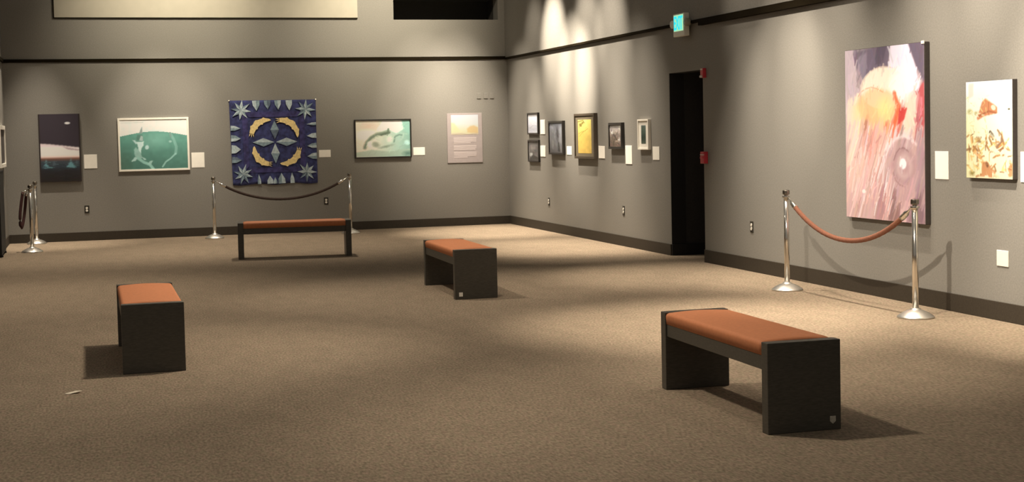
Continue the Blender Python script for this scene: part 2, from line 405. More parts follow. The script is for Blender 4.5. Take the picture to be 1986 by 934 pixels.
def catenary(a, b, zlow, n=40):
    """points from a to b sagging to zlow"""
    a, b = Vector(a), Vector(b); mid = (a.z + b.z) / 2; sag = mid - zlow; k = 1.15; out = []
    for i in range(n + 1):
        f = i / n; u = 2 * f - 1
        c = (math.cosh(k * u) - 1) / (math.cosh(k) - 1)
        p = a.lerp(b, f); p.z = p.z - sag * (1 - c); out.append(p)
    return out
def rope(name, a, b, zlow, m_, label, group='barrier ropes', rad=0.0215):
    t = thing(name, label, 'rope', (0, 0, 0), 0, group)
    d = (Vector(b) - Vector(a)); d.z = 0; d.normalize()
    a2 = Vector(a) + d * 0.038; b2 = Vector(b) - d * 0.038
    pts = catenary(a2, b2, zlow, 96); base = pts[len(pts) // 2]; t.location = (base.x, base.y, 0)
    off = Vector((base.x, base.y, 0)); pts = [p - off for p in pts]
    k = max(4, round(.145 / (1.06 * (Vector(b2) - Vector(a2)).length) * 96)); bm = bmesh.new(); rr = [rad * (1 + .04 * math.sin(i * 1.9)) for i in range(len(pts) - 2 * k)]
    tube(bm, pts[k:len(pts) - k], rr, 14); link_mesh('velvet_cord', bm, m_, t, smooth=True)
    for seg in (pts[:k + 2], pts[::-1][:k + 2]):
        bm = bmesh.new(); n = len(seg); tube(bm, seg, [float(np.interp(i / (n - 1), (0, .3, .42, .5, 1), (.007, .009, .012, rad + .003, rad + .003))) for i in range(n)], 12); link_mesh('chrome_hook', bm, CHROME, t, smooth=True)
    return t
hz = Vector((0, 0, .932))
rope('barrier_rope', P1 + hz, P2 + hz, 0.575, ROPE_R, 'rust brown velvet rope sagging in front of the large pink painting', rad=.023)
rope('barrier_rope', B1 + hz, B2 + hz, 0.605, ROPE_B, 'dark brown velvet rope sagging below the blue quilt')
# the folded rope that hangs from the front left post
t = thing('barrier_rope', 'dark maroon rope hanging folded from the front post by the left wall', 'rope', L1, 0, 'barrier ropes')
hk = Vector((-.045, -.01, .925)); pts = []
for i in range(25):
    f = i / 24
    if f < .5: g = f / .5; pts.append(hk + Vector((-.055 - .055 * math.sin(g * PI * .6), -.02 + .0 * g, -.03 - .53 * g)))
    else: g = (f - .5) / .5; pts.append(hk + Vector((-.088 + .078 * g - .0 * g, .05 * math.sin(g * PI), -.56 + .50 * g - .05 * math.sin(g * PI))))
bm = bmesh.new(); tube(bm, pts, .0215, 12); link_mesh('velvet_cord', bm, ROPE_L, t, smooth=True)
for p in (pts[0], pts[-1]):
    bm = bmesh.new(); tube(bm, [(-.03, 0, .932), ((p.x - .03) / 2, p.y / 2, (p.z + .932) / 2), tuple(p), (p.x - .006, p.y, p.z - .03)], [.008, .010, .018, .0245], 12)
    link_mesh('chrome_hook', bm, CHROME, t, smooth=True)

# ------------------------------------------------------------------ small numpy painter for the flat pictures
class Paint:
    def __init__(s, w, h, bgc):
        s.w, s.h = w, h
        s.V, s.U = np.mgrid[0:h, 0:w].astype(float); s.U /= (w - 1); s.V /= (h - 1); s.asp = w / h
        s.img = np.empty((h, w, 3)); s.img[:] = bgc
    def blend(s, mk, col):
        mk = np.clip(mk, 0, 1)[..., None]; s.img = s.img * (1 - mk) + np.asarray(col, float) * mk
    def ramp(s, axis, stops):
        t = s.V if axis == 'v' else s.U
        xs = [a for a, _ in stops]
        for k in range(3): s.img[..., k] = np.interp(t, xs, [c[k] for _, c in stops])
    def noise(s, nx, ny, seed):
        r = np.random.RandomState(seed).rand(ny + 2, nx + 2)
        x = s.U * nx; y = s.V * ny; xi = np.floor(x).astype(int); yi = np.floor(y).astype(int); fx = x - xi; fy = y - yi
        fx = fx * fx * (3 - 2 * fx); fy = fy * fy * (3 - 2 * fy)
        return (r[yi, xi] * (1 - fx) + r[yi, xi + 1] * fx) * (1 - fy) + (r[yi + 1, xi] * (1 - fx) + r[yi + 1, xi + 1] * fx) * fy
    def mottle(s, nx, ny, amt, seed): s.img *= (1 + amt * (s.noise(nx, ny, seed)[..., None] * 2 - 1))
    def ell(s, cx, cy, rx, ry, col, rot=0, soft=.15, a=1):
        dx = (s.U - cx) * s.asp; dy = s.V - cy; c, q = math.cos(rot), math.sin(rot)
        d = np.sqrt(((dx * c + dy * q) / (rx * s.asp)) ** 2 + ((-dx * q + dy * c) / ry) ** 2)
        s.blend(a * np.clip((1 - d) / max(soft, 1e-3), 0, 1), col)
    def poly(s, pts, col, a=1, soft=0):
        ins = np.zeros(s.U.shape, bool); n = len(pts)
        for i in range(n):
            x0, y0 = pts[i]; x1, y1 = pts[(i + 1) % n]
            if y0 == y1: continue
            c = ((y0 > s.V) != (y1 > s.V)) & (s.U < (x1 - x0) * (s.V - y0) / (y1 - y0) + x0); ins ^= c
        mk = ins.astype(float)
        for _ in range(int(soft)):
            p = np.pad(mk, 1, mode='edge'); mk = (p[:-2, 1:-1] + p[2:, 1:-1] + p[1:-1, :-2] + p[1:-1, 2:] + p[1:-1, 1:-1] * 2) / 6
        s.blend(mk * a, col)
    def line(s, pts, wd, col, a=1, soft=.4):
        d = np.full(s.U.shape, 9.0)
        for (x0, y0), (x1, y1) in zip(pts[:-1], pts[1:]):
            ax, ay, bx, by = x0 * s.asp, y0, x1 * s.asp, y1
            px, py = s.U * s.asp - ax, s.V - ay; ux, uy = bx - ax, by - ay
            t = np.clip((px * ux + py * uy) / (ux * ux + uy * uy + 1e-9), 0, 1)
            d = np.minimum(d, np.hypot(px - t * ux, py - t * uy))
        s.blend(a * np.clip((wd - d) / (wd * soft), 0, 1), col)
    def dabs(s, n, seed, L_, W_, ang, jit, amt, box_=(0, 0, 1, 1), pal=None, pa=.0, angj=.25):
        """painterly strokes that smear the colour found at their own place"""
        r = random.Random(seed)
        for _ in range(n):
            u = box_[0] + r.random() * (box_[2] - box_[0]); v = box_[1] + r.random() * (box_[3] - box_[1])
            src = s.img[min(s.h - 1, int(v * (s.h - 1))), min(s.w - 1, int(u * (s.w - 1)))]
            col = np.clip(src * (1 + r.uniform(-amt, amt)) + np.array([r.uniform(-jit, jit) for _ in range(3)]), 0, 255)
            if pal and r.random() < pa: col = np.array(pal[r.randrange(len(pal))], float)
            a = ang + r.uniform(-angj, angj); l = L_ * r.uniform(.5, 1.3); wd = W_ * r.uniform(.5, 1.3)
            dx, dy = math.cos(a) * l / s.asp / 2, math.sin(a) * l / 2
            # local window only, for speed
            x0 = int(max(0, (u - abs(dx) - wd / s.asp) * s.w)); x1 = int(min(s.w, (u + abs(dx) + wd / s.asp) * s.w + 2))
            y0 = int(max(0, (v - abs(dy) - wd) * s.h)); y1 = int(min(s.h, (v + abs(dy) + wd) * s.h + 2))
            if x1 <= x0 or y1 <= y0: continue
            U = s.U[y0:y1, x0:x1]; V = s.V[y0:y1, x0:x1]
            ax, ay = (u - dx) * s.asp, v - dy; ux, uy = 2 * dx * s.asp, 2 * dy
            px, py = U * s.asp - ax, V - ay; t_ = np.clip((px * ux + py * uy) / (ux * ux + uy * uy + 1e-9), 0, 1)
            d = np.hypot(px - t_ * ux, py - t_ * uy); mk = np.clip((wd - d) / (wd * .5), 0, 1)[..., None] * .75
            s.img[y0:y1, x0:x1] = s.img[y0:y1, x0:x1] * (1 - mk) + col * mk
def canvas(name, P, wid, hei, parent, y, E=1.6, x=0, z=0):
    """the flat picture: a grid of painted vertices; E is the paint's white level"""
    h, w_ = P.h, P.w
    xs = x + (np.arange(w_) / (w_ - 1) - .5) * wid; zs = z + (.5 - np.arange(h) / (h - 1)) * hei
    co = np.zeros((h, w_, 3)); co[..., 0] = xs[None, :]; co[..., 2] = zs[:, None]; co[..., 1] = y
    idx = np.arange(h * w_).reshape(h, w_)
    q = np.stack([idx[1:, :-1], idx[1:, 1:], idx[:-1, 1:], idx[:-1, :-1]], -1).reshape(-1, 4)
    me = bpy.data.meshes.new(name); nf = len(q)
    me.vertices.add(h * w_); me.vertices.foreach_set('co', co.reshape(-1))
    me.loops.add(nf * 4); me.loops.foreach_set('vertex_index', q.reshape(-1).astype(np.int32))
    me.polygons.add(nf); me.polygons.foreach_set('loop_start', np.arange(0, nf * 4, 4, dtype=np.int32))
    me.update(calc_edges=True)
    col = lin(np.clip(P.img, 0, 255)) / (E * np.array([1.0, .93, .82])); col = np.clip(col, .003, .88)
    rgba = np.ones((h * w_, 4), np.float32); rgba[:, :3] = col.reshape(-1, 3)
    at = me.attributes.new('paint', 'FLOAT_COLOR', 'POINT'); at.data.foreach_set('color', rgba.reshape(-1))
    me.materials.append(PAINT)
    o = bpy.data.objects.new(name, me); C.objects.link(o); o.parent = parent
    return o
def frame(parent, w_, h_, fw, dep, m_, name='frame', bev=.003):
    bm = bmesh.new()
    for d in ((-w_ / 2, -dep, -h_ / 2, -w_ / 2 + fw, 0, h_ / 2), (w_ / 2 - fw, -dep, -h_ / 2, w_ / 2, 0, h_ / 2),
              (-w_ / 2 + fw, -dep, h_ / 2 - fw, w_ / 2 - fw, 0, h_ / 2), (-w_ / 2 + fw, -dep, -h_ / 2, w_ / 2 - fw, 0, -h_ / 2 + fw)): box(bm, *d, bev=bev)
    return link_mesh(name, bm, m_, parent)
def backing(parent, w_, h_, y0, y1, m_, name='backing', bev=0): return boxobj(name, (-w_ / 2, y0, -h_ / 2, w_ / 2, y1, h_ / 2), m_, parent, bev)

# --- dark night photograph
t = thing('night_photograph', 'tall dark frameless photo of boats at night with a small moon', 'photo', (-7.59, 0, 1.524), RB)
backing(t, .645, 1.10, -.035, 0, EDGED, bev=.004)
P = Paint(80, 134, (38, 33, 38))
P.ramp('v', [(0, (52, 44, 46)), (.2, (46, 40, 50)), (.42, (62, 52, 58)), (.44, (215, 195, 190)), (.55, (255, 240, 235)), (.63, (235, 205, 190)), (.66, (120, 80, 65)), (.70, (60, 66, 70)), (.78, (44, 52, 58)), (.84, (38, 36, 38)), (1, (36, 30, 28))])
P.poly([(0, 0), (1, 0), (1, .50), (.62, .47), (.3, .445), (0, .425)], (56, 48, 54), soft=3)
P.poly([(.55, .48), (1, .53), (1, .55), (.7, .53)], (150, 130, 128), .7, 2)
P.ell(.70, .135, .085, .022, (255, 255, 250), soft=.5)
for u, v, s_ in ((.16, .77, 1), (.76, .77, 1.3)):
    P.poly([(u - .09 * s_, v + .02), (u - .02, v - .05 * s_), (u, v - .13), (u + .01, v - .05 * s_), (u + .09 * s_, v + .02)], (118, 172, 176), .75, 4)
for u in (.35, .9): P.poly([(u - .04, .765), (u, .68), (u + .04, .765)], (90, 105, 110), .7, 2)
P.dabs(200, 3, .09, .006, 0, 4, .12, (0, .7, 1, 1)); P.img[:, :3] = P.img[:, -3:] = (44, 36, 34)
canvas('picture', P, .640, 1.095, t, -.0362, .85)

# --- whale print
t = thing('framed_whale_print', 'white framed print of pale whales under green water', 'picture', (-6.106, 0, 1.549), RB)
frame(t, 1.14, .875, .032, .042, WHITEF); backing(t, 1.10, .835, -.028, -.002, MATWHITE)
P = Paint(150, 112, (255, 255, 246))
g = P.V > (.285 - .075 * np.cos((P.U - .5) * 3.6) + .03)
P.blend(g.astype(float), (112, 170, 150)); P.img *= 1
low = np.clip((P.V - .3) / .7, 0, 1)[..., None]; P.img = np.where(g[..., None], P.img * (1 - .24 * low), P.img)
P.ell(.5, .42, .35, .25, (150, 205, 185), soft=1, a=.6); P.ell(.03, .9, .2, .4, (95, 120, 100), soft=1, a=.5)
P.img[P.V < .2] = (255, 255, 248)
P.line([(.02, .055), (.35, .05)], .006, (200, 205, 190), .7)
P.poly([(.28, .28), (.33, .135), (.335, .27)], (160, 175, 165), 1, 1); P.poly([(.245, .42), (.25, .30), (.33, .30), (.34, .42)], (100, 140, 125), .9, 2)
P.poly([(.28, .42), (.31, .32), (.34, .34), (.34, .43)], (185, 205, 195), 1, 1)
P.poly([(.24, .45), (.35, .44), (.345, .52), (.31, .58), (.305, .68), (.27, .64), (.26, .52)], (225, 250, 240), 1, 1)
P.poly([(.20, .60), (.23, .55), (.30, .66), (.32, .78), (.24, .80), (.21, .72)], (170, 210, 195), .9, 2)
P.poly([(.18, .405), (.22, .41), (.26, .48), (.23, .49)], (205, 235, 225), 1, 1); P.ell(.395, .56, .035, .055, (210, 240, 230), .3, .4)
P.poly([(.15, .845), (.21, .75), (.25, .77), (.22, .83)], (190, 225, 212), 1, 1); P.poly([(.30, .74), (.36, .78), (.385, .815), (.35, .815)], (190, 225, 212), 1, 1)
P.line([(.26, .78), (.34, .86), (.43, .91), (.48, 1.0)], .035, (160, 210, 192), .95); P.poly([(.40, .90), (.43, .84), (.48, .83), (.44, .93)], (175, 215, 200), 1, 1)
P.line([(.755, .30), (.80, .42), (.835, .56), (.82, .70)], .035, (160, 208, 192), .6); P.line([(.82, .70), (.74, .80), (.67, .86), (.62, .96)], .020, (175, 220, 205), .75)
P.ell(.745, .45, .03, .03, (175, 215, 200), soft=.5); P.line([(.745, .27), (.755, .36)], .02, (140, 160, 150), .6)
P.mottle(20, 16, .035, 4)
canvas('picture', P, 1.076, .811, t, -.0295, 1.15)

# --- quilt: pieced cloth, each piece its own part
NAVY = mat('navy_batik_cotton', (0.036, 0.043, 0.14), 0.9, noise=(14, 0.45, (1, 1, 1)), bump=(60, .3))
BLUE1 = mat('pale_blue_cotton', (0.46, 0.56, 0.61), 0.9, noise=(25, 0.22, (1, 1, 1)))
BLUE2 = mat('mid_blue_cotton', (0.23, 0.32, 0.38), 0.9, noise=(25, 0.25, (1, 1, 1)))
BLUE3 = mat('slate_blue_cotton', (0.11, 0.15, 0.21), 0.9, noise=(25, 0.3, (1, 1, 1)))
VIOLET = mat('violet_navy_cotton', (0.046, 0.042, 0.15), 0.9, noise=(14, 0.45, (1, 1, 1)))
GOLD = mat('gold_cotton', (0.88, 0.70, 0.33), 0.9, noise=(30, 0.18, (1, 1, 1)))
PIN = mat('steel_pin', (0.8, 0.76, 0.7), .3, metal=.5)
QW = 1.455; QH = 1.415
t = thing('star_quilt', 'square navy blue quilt with gold fish and pale stars hung on the wall', 'quilt', (-4.137, 0, 1.54), RB)
bm = bmesh.new(); nx, nz = 40, 30; vs = []
for j in range(nz + 1):
    row = []
    for i in range(nx + 1):
        u = i / nx; v = j / nz; xw = (u - .5) * QW * (1 - .02 * v) + .012 * v; zz = (.5 - v) * QH + (-.012 * math.sin(u * PI * 5) * v ** 6)
        row.append(bm.verts.new((xw, -.012 - .006 * v ** 3 * (1 + math.sin(u * PI * 10)), zz)))
    vs.append(row)
for j in range(nz):
    for i in range(nx): bm.faces.new((vs[j + 1][i], vs[j + 1][i + 1], vs[j][i + 1], vs[j][i]))
o = link_mesh('quilt_cloth', bm, NAVY, t, smooth=True); so = o.modifiers.new('thick', 'SOLIDIFY'); so.thickness = .01; so.offset = -1
def qp(px, py):                                       # position on the quilt from the fraction across and down
    return ((px - .5) * QW * (1 - .02 * py) + .012 * py, (.5 - py) * QH)
def piece(name, halves, y=-.029, lab=None):
    bm = bmesh.new(); ms = []
    for pts, mm in halves:
        if mm not in ms: ms.append(mm)
        poly_prism(bm, [qp(*p) for p in pts], y, y + .010 if y > -.03 else y + .012, ms.index(mm))
    return link_mesh(name, bm, ms, t)
rq = random.Random(11)
# violet inner border panels
for pts in ([(.16, .14), (.84, .14), (.78, .20), (.22, .20)], [(.22, .80), (.78, .80), (.84, .86), (.16, .86)]):
    piece('border_strip', [(pts, VIOLET)], y=-.0235)
for pts in ([(.14, .16), (.20, .22), (.20, .78), (.14, .84)], [(.86, .16), (.86, .84), (.80, .78), (.80, .22)]):
    piece('border_strip', [(pts, VIOLET)], y=-.0235)
for cx, cy, R_, a0 in ((.13, .115, .125, .15), (.875, .115, .125, .1), (.125, .875, .125, .3), (.875, .865, .122, .05)):
    for k in range(8):
        a = a0 + k * PI / 4; r2 = R_ * rq.uniform(.88, 1.05)
        tip = (cx + r2 * math.cos(a), cy + r2 * math.sin(a)); o1 = (cx + .052 * math.cos(a - .36), cy + .052 * math.sin(a - .36)); o2 = (cx + .052 * math.cos(a + .36), cy + .052 * math.sin(a + .36))
        tones = [(BLUE1, BLUE2), (BLUE2, BLUE1), (BLUE2, BLUE3), (BLUE1, BLUE1)][rq.randrange(4)]
        piece('star_point', [([(cx, cy), o1, tip], tones[0]), ([(cx, cy), tip, o2], tones[1])], y=-.031)
# centre diamonds
for (cx, cy, rx, ry) in ((.375, .50, .125, .05), (.645, .50, .125, .05), (.51, .355, .05, .11), (.51, .635, .05, .12)):
    h = rx > ry
    tip1, tip2 = ((cx - rx, cy), (cx + rx, cy)) if h else ((cx, cy - ry), (cx, cy + ry)); s1_, s2_ = ((cx, cy - ry), (cx, cy + ry)) if h else ((cx - rx, cy), (cx + rx, cy))
    A_, B_ = (BLUE1, BLUE2) if h else (BLUE2, BLUE3)
    if cy > .6: A_, B_ = BLUE1, BLUE2
    piece('centre_diamond', [([tip1, s1_, (cx, cy)], A_), ([s1_, tip2, (cx, cy)], A_ if h else B_), ([tip2, s2_, (cx, cy)], B_), ([s2_, tip1, (cx, cy)], B_ if h else A_)])
# border spikes
def spike(x0, y0, x1, y1, wd, tone):
    dx, dy = x1 - x0, y1 - y0; l = math.hypot(dx, dy); nx_, ny_ = -dy / l * wd / 2, dx / l * wd / 2; mx_, my_ = x0 + dx * .45, y0 + dy * .45
    piece('border_spike', [([(x0, y0), (x0 + nx_, y0 + ny_), (mx_ + nx_ * .9, my_ + ny_ * .9), (x1, y1)], tone[0]), ([(x0, y0), (x1, y1), (mx_ - nx_ * .9, my_ - ny_ * .9), (x0 - nx_, y0 - ny_)], tone[1])], y=-.029)
TT = ((BLUE1, BLUE2), (BLUE1, BLUE1), (BLUE2, BLUE1), (BLUE2, BLUE3))
for k, (u, l, wd) in enumerate(((.305, .125, .085), (.435, .11, .075), (.555, .115, .075), (.685, .125, .075))): spike(u, .004, u + .005, l, wd, TT[(k * 3) % 4])
for k, (u, l, wd) in enumerate(((.31, .12, .04), (.44, .10, .075), (.50, .08, .04), (.575, .13, .085), (.70, .13, .05))): spike(u, .995, u - .005, 1 - l, wd, TT[k % 3])
for k, (v, l, wd) in enumerate(((.325, .115, .06), (.445, .115, .075), (.575, .11, .10), (.70, .115, .075))): spike(.004, v, l, v + .005, wd, (TT[2], TT[0], TT[1], TT[3])[k])
for k, (v, l, wd) in enumerate(((.29, .115, .035), (.43, .115, .06), (.55, .115, .06), (.675, .115, .075))): spike(.996, v, 1 - l, v + .005, wd, TT[k % 3])
# four curved gold fish: pointed head, ragged tail and fins
for cx, cy, R_, a0, a1 in ((.435, .430, .195, 188, 280), (.585, .430, .190, 263, 366), (.455, .570, .190, 96, 188), (.600, .570, .190, 8, 102)):
    outer = []; inner = []; n = 16
    for i in range(n + 1):
        f = i / n; a = math.radians(a0 + (a1 - a0) * f); wd = .031 * (math.sin(PI * min(1, .18 + .82 * f))) ** .55 + .002
        jag = .016 * rq.uniform(.5, 1) if i in (4, 7, 8, 12) else 0; jin = .012 if i in (5, 10) else 0
        outer.append((cx + (R_ + wd + jag) * math.cos(a), cy + (R_ + wd + jag) * math.sin(a))); inner.append((cx + (R_ - wd - jin) * math.cos(a), cy + (R_ - wd - jin) * math.sin(a)))
    bm = bmesh.new()
    for i in range(n): poly_prism(bm, [qp(*p) for p in (outer[i], outer[i + 1], inner[i + 1], inner[i])], -.034, -.02)
    a = math.radians(a0); tx, ty = math.sin(a), -math.cos(a); nx_, ny_ = math.cos(a), math.sin(a)
    for k in (-1, 0, 1):
        p0 = (cx + (R_ + k * .016) * nx_, cy + (R_ + k * .016) * ny_); l = .030 + .012 * rq.random()
        poly_prism(bm, [qp(*p) for p in ((p0[0] + nx_ * .008 - tx * .006, p0[1] + ny_ * .008 - ty * .006), (p0[0] + tx * l + nx_ * k * .012, p0[1] + ty * l + ny_ * k * .012), (p0[0] - nx_ * .008 - tx * .006, p0[1] - ny_ * .008 - ty * .006))], -.034, -.02)
    link_mesh('gold_fish', bm, GOLD, t)
for s_ in (-1, 1):
    boxobj('corner_pin', (s_ * QW / 2 - .012, -.024, QH / 2 - .012, s_ * QW / 2 + .012, -.005, QH / 2 + .010), PIN, t, bev=.004)

# --- framed wave painting
t = thing('framed_cave_painting', 'black framed pale green and peach painting between quilt and text panel', 'picture', (-2.262, 0, 1.557), RB)
frame(t, .995, .668, .022, .045, BLACKF); backing(t, .96, .63, -.024, -.002, EDGED)
P = Paint(150, 100, (200, 205, 185))
P.ramp('u', [(0, (245, 215, 190)), (.3, (235, 222, 200)), (.5, (205, 212, 190)), (.8, (165, 195, 175)), (1, (130, 168, 150))])
P.ell(.25, .15, .3, .2, (228, 195, 170), soft=1, a=.9); P.ell(.2, .4, .25, .2, (255, 250, 230), soft=1, a=.8)
P.poly([(.38, .28), (.5, .02), (.86, .0), (.88, .25), (.74, .36), (.6, .24), (.48, .3)], (245, 255, 235), .9, 5)
P.poly([(.85, 0), (1, 0), (1, .4), (.88, .3)], (140, 185, 165), .8, 5)
P.line([(.16, .74), (.20, .60), (.28, .47), (.38, .39), (.50, .36), (.60, .32)], .075, (118, 132, 110), .95, .8); P.line([(.20, .72), (.26, .58), (.36, .47), (.5, .43)], .03, (205, 205, 180), .8, .8)
P.line([(.46, .40), (.62, .34)], .035, (85, 100, 80), .8, .8); P.line([(.60, .24), (.58, .36)], .03, (100, 118, 95), .8)
for c in ((.26, .64, .08, .10, (252, 250, 228)), (.42, .50, .09, .11, (215, 220, 195)), (.62, .52, .08, .13, (225, 228, 205)), (.68, .26, .06, .06, (240, 250, 230)), (.94, .62, .07, .09, (190, 225, 210)), (.36, .66, .10, .10, (150, 158, 135))): P.ell(*c[:4], c[4], .3, .6, .9)
P.line([(.70, .60), (.72, .45), (.80, .40), (.86, .42)], .035, (120, 150, 132), .9, .8); P.line([(.66, .66), (.78, .60), (.86, .48), (.88, .38)], .03, (170, 195, 175), .8)
P.poly([(0, .86), (.3, .80), (.6, .86), (1, .78), (1, 1), (0, 1)], (160, 180, 158), .75, 5); P.ell(.95, .92, .14, .1, (95, 125, 110), soft=.9)
P.ell(.55, .72, .2, .05, (130, 148, 125), -.2, .9, .8)
P.dabs(160, 5, .09, .010, -.35, 5, .06, angj=.8)
canvas('picture', P, .953, .626, t, -.0255, .85)

# --- text panel
t = thing('text_panel', 'pale lilac exhibition text board with a small landscape picture at its top', 'sign', (-.803, 0, 1.535), RB)
PANEL = mat('pale_lilac_board', (0.36, 0.315, 0.315), 0.7, noise=(20, 0.03, (1, 1, 1))); TXT = mat('pale_printed_text', (0.50, 0.44, 0.44), 0.7, noise=(300, 0.12, (1, 1, 3)))
backing(t, .634, .868, -.014, 0, PANEL, 'board', bev=.003)
P = Paint(64, 46, (255, 255, 250)); P.ramp('v', [(0, (255, 255, 255)), (.45, (255, 255, 245)), (.8, (255, 250, 205)), (1, (255, 240, 190))])
P.poly([(0, .38), (.12, .42), (.22, .6), (.35, .85), (0, .9)], (250, 252, 190), .8, 4); P.poly([(.58, .7), (.72, .56), (.85, .55), (1, .65), (1, .95), (.6, .9)], (255, 215, 150), .85, 4)
P.line([(.02, .97), (.4, .95), (.6, 1.0), (.98, .95)], .03, (225, 200, 180), .8)
canvas('picture', P, .49, .345, t, -.0155, 1.9, x=-.0, z=.232)
for z0, z1, ws in ((.01, -.10, (1, 1, 1, .75)), (-.132, -.215, (1, 1, .95)), (-.243, -.35, (1, 1, .98, .6))):
    n = len(ws); st = (z0 - z1) / n
    bm = bmesh.new()
    for i, wv in enumerate(ws):
        x1 = -.205 + .41 * wv; box(bm, -.205, -.0165, z0 - (i + .86) * st, x1, -.0135, z0 - i * st)
    o = link_mesh('text_paragraph', bm, TXT, t)

# --- pictures of the right wall
def small(name, label, y, z, w_, h_, fw, fm, P, E=1.5, dep=.035, mat_=None, mw=0, mdx=0, mz=0, mh=None, pw=None, ph=None):
    t = thing(name, label, 'picture', (0, y, z), RR, 'small pictures on the right wall')
    frame(t, w_, h_, fw, dep, fm, bev=.002)
    if mat_: backing(t, w_ - 2 * fw + .004, h_ - 2 * fw + .004, -dep + .014, -.002, mat_, 'mat_board')
    else: backing(t, w_ - 2 * fw + .004, h_ - 2 * fw + .004, -dep + .014, -.002, EDGED)
    canvas('picture', P, pw or w_ - 2 * fw, ph or h_ - 2 * fw, t, -dep + .0125, E, z=mz)
    return t
P = Paint(40, 60, (240, 236, 235)); P.ramp('v', [(0, (255, 250, 248)), (.5, (225, 222, 225)), (.8, (190, 188, 192)), (1, (205, 203, 206))]); P.dabs(120, 1, .1, .02, .6, 6, .06)
P.line([(.2, .75), (.5, .6), (.9, .65)], .02, (160, 158, 165), .6)
small('small_framed_photo', 'small bright white photo in thin dark frame, upper of the stacked pair', -1.545, 1.755, .60, .36, .026, BLACKF, P, 1.3)
P = Paint(40, 60, (105, 100, 95)); P.mottle(5, 6, .25, 8); P.ell(.35, .35, .3, .25, (150, 142, 132), soft=1, a=.8); P.ell(.25, .68, .2, .1, (190, 186, 178), -.6, .5); P.poly([(.1, .9), (.5, .72), (1, .85), (1, 1), (0, 1)], (60, 55, 50), .9, 3); P.dabs(120, 2, .1, .02, .6, 6, .12)
small('small_framed_photo', 'small dark grey photo in thin dark frame, lower of the stacked pair', -1.555, 1.300, .60, .365, .026, BLACKF, P, 1.1)
P = Paint(50, 80, (140, 140, 142)); P.ramp('v', [(0, (120, 122, 128)), (.25, (165, 165, 168)), (.6, (150, 148, 148)), (1, (110, 106, 104))]); P.ell(.62, .35, .16, .35, (92, 90, 92), soft=.7); P.ell(.2, .15, .25, .12, (205, 205, 212), soft=1); P.poly([(.62, .95), (.66, .6), (.74, .68), (.8, .95)], (70, 66, 64), 1, 2); P.ell(.25, .72, .12, .2, (180, 178, 176), soft=1); P.dabs(200, 3, .1, .015, 1.2, 5, .1)
small('small_framed_photo', 'grey misty photo in black frame, to the right of the stacked pair', -2.815, 1.518, .72, .53, .03, BLACKF, P, 1.2, .05)
P = Paint(50, 80, (246, 215, 120)); P.ramp('v', [(0, (255, 235, 130)), (.5, (244, 208, 105)), (1, (240, 198, 100))]); P.line([(.1, .5), (.35, .38), (.75, .27)], .012, (190, 160, 70), .9); P.line([(.05, .42), (.3, .36), (.6, .33)], .012, (190, 165, 75), .8)
P.line([(0, .06), (.4, .02), (.5, .1)], .018, (120, 105, 50), .9); P.ell(.2, .16, .12, .05, (150, 130, 60), .4); P.ell(.35, .1, .12, .04, (160, 140, 65), -.4); P.line([(.1, .25), (.2, .1)], .012, (150, 130, 60), .9)
P.mottle(8, 12, .05, 3)
t = small('framed_yellow_print', 'yellow print of a leafy branch in wide olive mat and dark frame', -4.224, 1.540, .90, .672, .035, OLIVEF, P, 1.45, .06, MATOLIVE, mz=-.005, pw=.60, ph=.50)
P = Paint(46, 60, (120, 105, 92)); P.ramp('v', [(0, (205, 198, 190)), (.3, (170, 158, 145)), (.6, (120, 105, 92)), (1, (110, 92, 78))]); P.line([(.1, .2), (.4, .5), (.8, .85)], .03, (60, 50, 42), .9); P.line([(.3, .9), (.5, .5), (.75, .3)], .025, (75, 62, 52), .9); P.ell(.2, .33, .12, .12, (235, 228, 218), soft=.6); P.ell(.8, .65, .13, .13, (215, 205, 192), soft=.6); P.ell(.6, .75, .2, .05, (170, 150, 130), soft=.6); P.dabs(200, 4, .12, .02, .7, 8, .2, angj=1)
small('small_framed_photo', 'brownish photo in dark frame between yellow print and white matted picture', -5.512, 1.540, .525, .37, .034, BLACKF, P, 1.2, .05)
P = Paint(40, 60, (60, 78, 62)); P.ramp('v', [(0, (105, 118, 108)), (.35, (75, 92, 78)), (.7, (52, 66, 54)), (1, (100, 108, 92))]); P.dabs(150, 6, .12, .02, 1.2, 6, .2)
small('white_matted_picture', 'narrow dark green picture in wide white mat beside the doorway', -6.568, 1.555, .385, .405, .022, WHITEF, P, 1.2, .045, MATWHITE, pw=.165, ph=.245)

# --- large pink painting
t = thing('large_pink_painting', 'largest painting, tall pink and grey canvas with pale and orange round shapes', 'painting', (0, -12.672, 1.540), RR)
BW, BH = 1.392, 1.615
backing(t, BW, BH, -.055, 0, EDGED, 'stretched_canvas', bev=.006)
P = Paint(200, 250, (225, 185, 175))
P.ramp('v', [(0, (150, 135, 140)), (.2, (190, 165, 165)), (.45, (232, 185, 170)), (.7, (232, 188, 178)), (1, (215, 178, 172))])
P.poly([(0, 0), (.12, 0), (.2, .25), (.1, .5), (0, .6)], (205, 185, 190), .9, 8)
P.poly([(.11, .02), (.6, -.02), (.56, .12), (.3, .2), (.22, .24)], (118, 104, 118), 1, 4); P.poly([(.16, .05), (.3, .02), (.28, .14), (.21, .2)], (160, 145, 158), .7, 5); P.poly([(.42, .0), (.55, .0), (.5, .1), (.4, .1)], (95, 82, 96), .8, 3)
P.poly([(.80, -.02), (1, -.02), (1, .22), (.9, .12)], (110, 96, 110), 1, 4); P.poly([(.6, -.02), (.8, -.02), (.9, .13), (.95, .25), (.6, .3), (.58, .12)], (245, 225, 240), 1, 4)
P.ell(.5, .245, .30, .13, (248, 228, 205), soft=.08); P.ell(.72, .24, .2, .10, (255, 252, 240), soft=.7)
